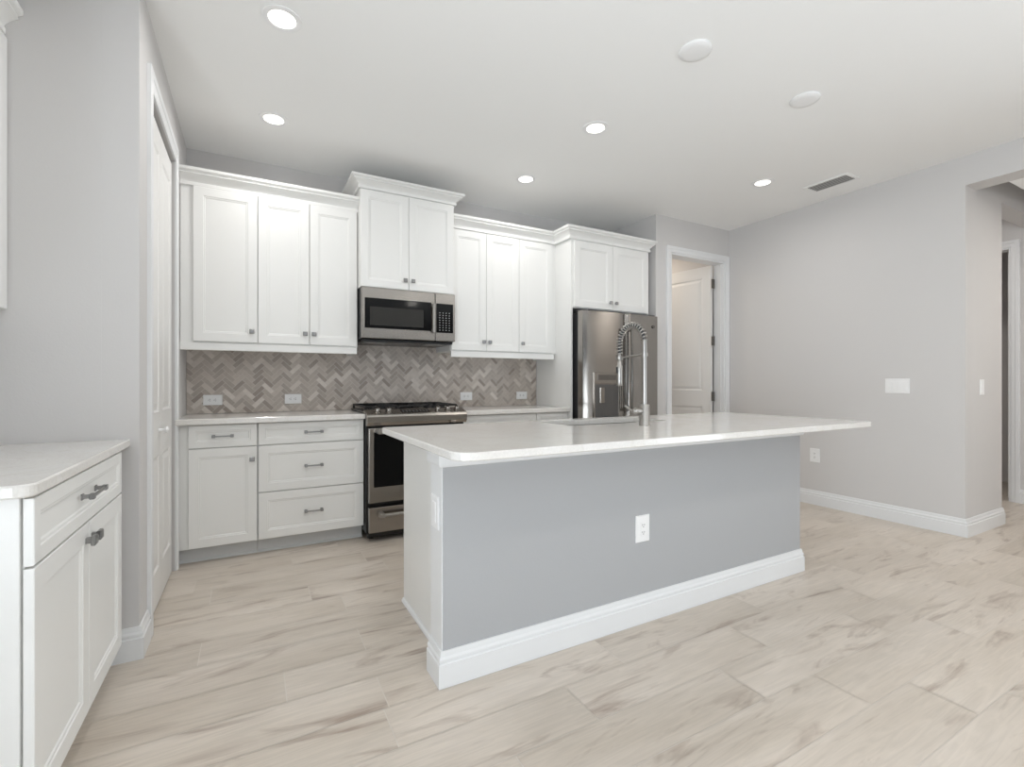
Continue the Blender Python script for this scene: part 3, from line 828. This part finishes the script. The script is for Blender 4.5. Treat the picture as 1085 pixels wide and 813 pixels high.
obj('baseboard', sweep(NB(), [(IX0 + .0003, IYK + .004), (IX0 + .0003, IY0 - .0002), (IX1 - .0003, IY0 - .0002), (IX1 - .0003, IYK + .004)][::1] if False else [(IX0 - .0002, IYK), (IX0 - .0002, IY0 - .0002), (IX1 + .0002, IY0 - .0002), (IX1 + .0002, IYK)], BP), M_TRIM, isl, 25)
obj('top_trim', sweep(NB(), [(IX0 - .0002, IYK), (IX0 - .0002, IY0 - .0002), (IX1 + .0002, IY0 - .0002), (IX1 + .0002, IYK)], [(0, .812), (.012, .816), (.016, .826), (.018, .868), (0, .868)]), M_TRIM, isl)
obj('shoe_moulding', sweep(NB(), [(.6898, IY1), (.6898, IYK + .001)], [(0, .001), (.012, .001), (.011, .010), (.006, .018), (0, .020)]), M_TRIM, isl)
SX0, SX1, SY0, SY1 = 1.465, 2.195, 2.055, 2.350
ict = obj('countertop', slab(NB(), rrect(.578, 3.190, 1.420, 2.450, (.075, .045, .03, .03), 8), .8705, .900, .004, rrect(SX0, SX1, SY0, SY1, (.02,) * 4, 5)[::1]), M_QUARTZ)
tag(ict, 'large pale quartz island countertop with a sink cut-out and rounded corners', 'countertop')

# sink under the counter
def sink():
    bm = NB(); o = .006
    rr = lambda i, r: rrect(SX0 - o + i, SX1 + o - i, SY0 - o + i, SY1 + o - i, (r,) * 4, 5)
    def ring(p, z): return [bm.verts.new((x, y, z)) for x, y in p]
    R = [ring(rr(-.014, .035), .8700), ring(rr(0, .025), .8700), ring(rr(.002, .025), .670), ring(rr(.02, .02), .655), ring(rr(.13, .02), .650)]
    R2 = [ring(rr(-.014, .035), .8685), ring(rr(-.0015, .026), .8685), ring(rr(0, .026), .669), ring(rr(.018, .02), .653), ring(rr(.13, .02), .648)]
    for S_ in (R, R2):
        for a, b in zip(S_, S_[1:]):
            for i in range(len(a)): bm.faces.new((a[i], a[(i + 1) % len(a)], b[(i + 1) % len(b)], b[i]))
        bm.faces.new(S_[-1])
    for i in range(len(R[0])): bm.faces.new((R[0][i], R2[0][i], R2[0][(i + 1) % len(R[0])], R[0][(i + 1) % len(R[0])]))
    return bm
sk = thing('kitchen_sink', 'stainless undermount sink set in the island countertop', 'sink', (1.83, 2.2, .65))
obj('basin', sink(), M_SINK, sk, 40)
obj('drain', lathe(NB(), (1.83, 2.2, .6502), [(0, 0), (.045, 0), (.043, .003), (.030, .002), (0, .001)], n=24), M_CHROME, sk, 40)

# spring faucet
XF, YFa, ZI = 1.832, 1.880, .9003
fa = thing('spring_faucet', 'tall brushed steel spring-neck faucet on the island beside the sink', 'faucet', (XF, YFa, ZI))
obj('base', lathe(NB(), (XF, YFa, ZI), [(0, 0), (.029, 0), (.0285, .004), (.027, .006), (.027, .108), (.025, .112), (.013, .113), (0, .113)], n=28), M_CHROME, fa, 40)
obj('riser', lathe(NB(), (XF, YFa, ZI + .1125), [(0, 0), (.0125, 0), (.0125, .262), (.0155, .264), (.0155, .270), (.0135, .272), (.0135, .345), (0, .346)], n=20), M_CHROME, fa, 40)
zt = ZI + .445; Rr = .098
arc = [Vector((XF, YFa + Rr - Rr * math.cos(a), zt + Rr * math.sin(a))) for a in [math.pi * i / 60 for i in range(61)]]
full = [Vector((XF, YFa, zt - .005))] + arc + [Vector((XF, YFa + 2 * Rr, zt - .01 * i)) for i in range(1, 7)]
obj('hose', tube(NB(), full, .0085, 10), M_DARK, fa, 60)
def coil(path, r, rw, pitch):
    L = [0]
    for a, b in zip(path, path[1:]): L.append(L[-1] + (b - a).length)
    tot = L[-1]; N = int(tot / pitch * 12); out = []; j = 0
    for i in range(N + 1):
        s = tot * i / N
        while j < len(L) - 2 and L[j + 1] < s: j += 1
        t = (s - L[j]) / (L[j + 1] - L[j]); p = path[j].lerp(path[j + 1], t); d = (path[j + 1] - path[j]).normalized()
        u = Vector((1, 0, 0)); v = d.cross(u); a = 2 * math.pi * s / pitch
        out.append(p + (u * math.cos(a) + v * math.sin(a)) * r)
    return tube(NB(), out, rw, 6)
obj('spring', coil(full, .0155, .0034, .0180), M_CHROME, fa, 60)
yh = YFa + 2 * Rr
sh = obj('spray_head', lathe(NB(), (XF, yh, zt - .235), [(0, 0), (.016, 0), (.018, .004), (.0175, .03), (.0155, .085), (.017, .090), (.017, .112), (.012, .118), (.012, .165), (.010, .178), (0, .178)], n=20), M_CHROME, fa, 40)
q = NB(); box(q, XF - .0205, XF - .012, yh - .006, yh + .006, zt - .165, zt - .128, .002); obj('spray_button', q, M_BLACK, sh)
q = NB(); tube(q, [(XF, YFa + .012, ZI + .378), (XF, yh - .012, ZI + .368)], .0055, 10)
lathe(q, (XF, yh, ZI + .358), [(.0172, 0), (.0215, 0), (.0215, .016), (.0172, .016), (.0172, 0)], n=20); lathe(q, (XF, YFa, ZI + .368), [(.0140, 0), (.018, 0), (.018, .018), (.0140, .018), (.0140, 0)], n=20)
obj('holder_arm', q, M_CHROME, fa, 40)
hd = obj('mixer_valve', lathe(NB(), (XF - .024, YFa, ZI + .078), [(0, 0), (.016, 0), (.0175, .004), (.0175, .040), (.015, .045), (.011, .048), (.011, .062), (0, .064)], (-1, 0, 0), 20), M_CHROME, fa, 40)
obj('lever', tube(NB(), [(XF - .080, YFa, ZI + .078), (XF - .100, YFa + .004, ZI + .088), (XF - .128, YFa + .008, ZI + .108)], [.0065, .006, .005], 10), M_CHROME, hd, 50)

# ------------------------------------------------------------------ left alcove: base cabinet, counter, wall cabinet
XC = -.459; AY0, AY1, AYW = 1.490, 2.335, 2.4435
ac = thing('base_cabinet', 'white base cabinet with one drawer over two doors in the left alcove', 'cabinet', (-.77, 1.96, 0))
bm = NB(); prism(bm, [(XA + .002, .001), (XC - .07, .001), (XC - .07, .110), (XC, .110), (XC, .868), (XA + .002, .868)], 'y', AY0 + .012, AY1)
obj('carcass', bm, M_CAB, ac)
obj('end_panel', B(XA + .002, XC - .004, AY0 - .004, AY0 + .0115, .001, .868, .001), M_CAB, ac)
f = F_px(XC + .0006)
dw = obj('drawer', panel_front(NB(), f, AY0 + .002, AY1 - .002, .706, .862, fr=.036), M_CAB, ac)
pull(f, 1.905, .792, .019, dw, .155)
mid = (AY0 + AY1) / 2
for a, b, kx in ((AY0 + .002, mid - .0015, mid - .03), (mid + .0015, AY1 - .002, mid + .03)):
    o = obj('door', panel_front(NB(), f, a, b, .118, .700, fr=.056), M_CAB, ac)
    knob(f, kx, .650, .019, o)
o = obj('countertop', slab(NB(), rrect(XA + .002, -.432, 1.462, AYW, (.001, .035, .004, .001), 6), .8685, .899), M_QUARTZ)
tag(o, 'pale quartz countertop with rounded corner in the left alcove', 'countertop')
au = thing('wall_cabinet', 'white wall cabinet at the left frame edge above the alcove counter', 'cabinet', (-.95, 2.0, 1.39))
XU = -.812
obj('carcass', B(XA + .002, XU, 1.50, AYW, 1.395, 2.418), M_CAB, au)
f = F_px(XU + .0006)
for a, b, kx in ((1.502, 1.969, 1.94), (1.972, 2.440, 2.0)):
    o = obj('door', panel_front(NB(), f, a, b, 1.400, 2.402), M_CAB, au); knob(f, kx, 1.475, .019, o)
obj('light_rail', B(XU - .03, XU - .012, 1.50, AYW, 1.345, 1.3945, .002), M_CAB, au)
obj('crown', sweep(NB(), [(XA + .002, 1.4995), (XU + .0005, 1.4995), (XU + .0005, AYW)], [(a, 2.4185 + b) for a, b in CP]), M_CAB, au, 20)

# ------------------------------------------------------------------ sockets and switches
def outlet(label, f, u, v, horiz=True, w_=.118, h_=.074, group=None, name='outlet'):
    W, H = (w_, h_) if horiz else (h_, w_)
    p = f(u, v, 0)
    t = thing(name, label, 'outlet', p, group)
    R = lambda i, d: (u - W / 2 + i, u + W / 2 - i, v - H / 2 + i, v + H / 2 - i, d)
    obj('cover_plate', rings_face(NB(), f, [R(0, .0006), R(0, .003), R(.003, .006)]), M_PLATE, t)
    a, b = (.066, .032) if horiz else (.032, .066)
    rc = obj('receptacle', rings_face(NB(), f, [(u - a / 2, u + a / 2, v - b / 2, v + b / 2, .0055), (u - a / 2, u + a / 2, v - b / 2, v + b / 2, .0078), (u - a / 2 + .001, u + a / 2 - .001, v - b / 2 + .001, v + b / 2 - .001, .0085)]), M_PLATE, t)
    q = NB()
    for s in (-1, 1):
        for k in (-1, 1):
            c, e = s * .017, k * .006
            if horiz: box_f(q, f, u + c - .004, u + c + .004, v + e - .0013, v + e + .0013, .0083, .0088)
            else: box_f(q, f, u + e - .0013, u + e + .0013, v + c - .002, v + c + .006, .0083, .0088)
        c = s * .017 - .0085
        if horiz: box_f(q, f, u + c - .002, u + c + .002, v - .0022, v + .0022, .0083, .0088)
        else: box_f(q, f, u - .0022, u + .0022, v + c - .001, v + c + .003, .0083, .0088)
    obj('slots', q, M_SLOT, rc)
    return t
fb = F_my(YB - .008)
outlet('white horizontal outlet on the backsplash nearest the pantry door', fb, -.245, 1.002)
outlet('white horizontal outlet on the backsplash midway between pantry door and range', fb, .282, 1.002)
outlet('white horizontal outlet on the backsplash just right of the range', fb, 1.732, 1.002)
outlet('white horizontal outlet on the backsplash beside the tall fridge panel', fb, 2.321, 1.002)
outlet('white upright outlet on the grey front of the island', F_my(IY0), 1.618, .440, False, .126, .086)
outlet('white upright outlet low on the right wall behind the island', F_mx(XR), 2.513, .455, False, .126, .086)
# blank-looking plate on the end of the island
t = thing('outlet', 'white upright outlet on the narrow left end of the island', 'outlet', (IX0, 1.742, .637))
f = F_mx(IX0)
R = lambda i, d: (1.742 - .040 + i, 1.742 + .040 - i, .634 - .063 + i, .634 + .063 - i, d)
obj('cover_plate', rings_face(NB(), f, [R(0, .0006), R(0, .003), R(.003, .006)]), M_PLATE, t)
obj('receptacle', rings_face(NB(), f, [R(.024, .0055), R(.024, .008), R(.025, .0085)]), M_PLATE, t)
def switch(label, f, u, v, gangs):
    t = thing('light_switch', label, 'switch', f(u, v, 0))
    W = .074 + .046 * (gangs - 1); H = .118
    R = lambda i, d: (u - W / 2 + i, u + W / 2 - i, v - H / 2 + i, v + H / 2 - i, d)
    obj('cover_plate', rings_face(NB(), f, [R(0, .0006), R(0, .003), R(.003, .006)]), M_PLATE, t)
    for g in range(gangs):
        c = u + (g - (gangs - 1) / 2) * .046
        bm = NB(); rings_face(bm, f, [(c - .0165, c + .0165, v - .034, v + .034, .0055), (c - .0165, c + .0165, v - .034, v + .034, .0075), (c - .0155, c + .0155, v - .033, v + .033, .0095)])
        obj('rocker', bm, M_PLATE, t)
switch('wide white triple rocker switch plate on the right grey wall', F_mx(XR), 1.873, 1.100, 3)
switch('white single switch plate on the hall wall beyond the opening', F_my(1.455), 4.858, 1.093, 1)

# ------------------------------------------------------------------ ceiling things
def downlight(label, x, y):
    t = thing('recessed_light', label, 'ceiling light', (x, y, ZC), 'recessed ceiling lights')
    obj('trim_ring', lathe(NB(), (x, y, ZC - .0004), [(.058, .0), (.084, .0), (.083, -.004), (.064, -.007), (.058, -.004), (.058, 0)], n=32), M_PLATE, t, 40)
    obj('lens', lathe(NB(), (x, y, ZC - .001), [(0, 0), (.0575, 0), (.0575, -.002), (0, -.0035)], n=32), M_LENS, t)
    l = bpy.data.lights.new('downlight', 'AREA'); l.shape = 'DISK'; l.size = .11; l.energy = DOWN_W; l.color = DOWN_C; l.spread = math.radians(170)
    o = bpy.data.objects.new('downlight', l); o.location = (x, y, ZC - .010); COL.objects.link(o)
downlight('lit round recessed ceiling light near the pantry wall, above the left cabinets', .122, 3.339)
downlight('lit round recessed ceiling light in front of the wall cabinets right of the microwave', 1.957, 3.340)
downlight('lit round recessed ceiling light nearest the camera, over the island', 1.962, 2.452)
downlight('lit round recessed ceiling light near the air vent', 3.713, 2.459)
downlight('lit round recessed ceiling light at the upper edge of the view', .122, 2.40)
for lab, x, y in (('flat white round ceiling disc near the upper right, in line with the air vent', 2.836, 1.615), ('flat white round ceiling disc at the top edge of the view', 1.938, 1.640)):
    o = obj('ceiling_disc', lathe(NB(), (x, y, ZC - .0004), [(0, 0), (.078, 0), (.078, -.006), (.072, -.012), (.050, -.015), (0, -.016)], n=36), M_PLATE, None, 40)
    tag(o, lab, 'detector')
v = thing('air_vent', 'rectangular slatted air vent in the ceiling near the right wall', 'vent', (4.215, 2.19, ZC))
VX0, VX1, VY0, VY1 = 4.115, 4.313, 2.020, 2.362
fc = F_mz(ZC - .0004)
bm = NB(); b_ = .022
for a in ((VX0, VX1, VY0, VY0 + b_), (VX0, VX1, VY1 - b_, VY1), (VX0, VX0 + b_, VY0 + b_, VY1 - b_), (VX1 - b_, VX1, VY0 + b_, VY1 - b_)): box(bm, *a, ZC - .008, ZC - .0004, .001)
obj('frame', bm, M_CEIL, v)
obj('backing', B(VX0 + b_, VX1 - b_, VY0 + b_, VY1 - b_, ZC - .0016, ZC - .0004), M_VENTD, v)
for i in range(5):
    x = VX0 + b_ + .016 + i * .0305
    obj('slat', prism(NB(), [(x - .0065, ZC - .0060), (x + .0065, ZC - .0072), (x + .0065, ZC - .0084), (x - .0065, ZC - .0072)], 'y', VY0 + b_ + .0005, VY1 - b_ - .0005), M_VENTS, v)
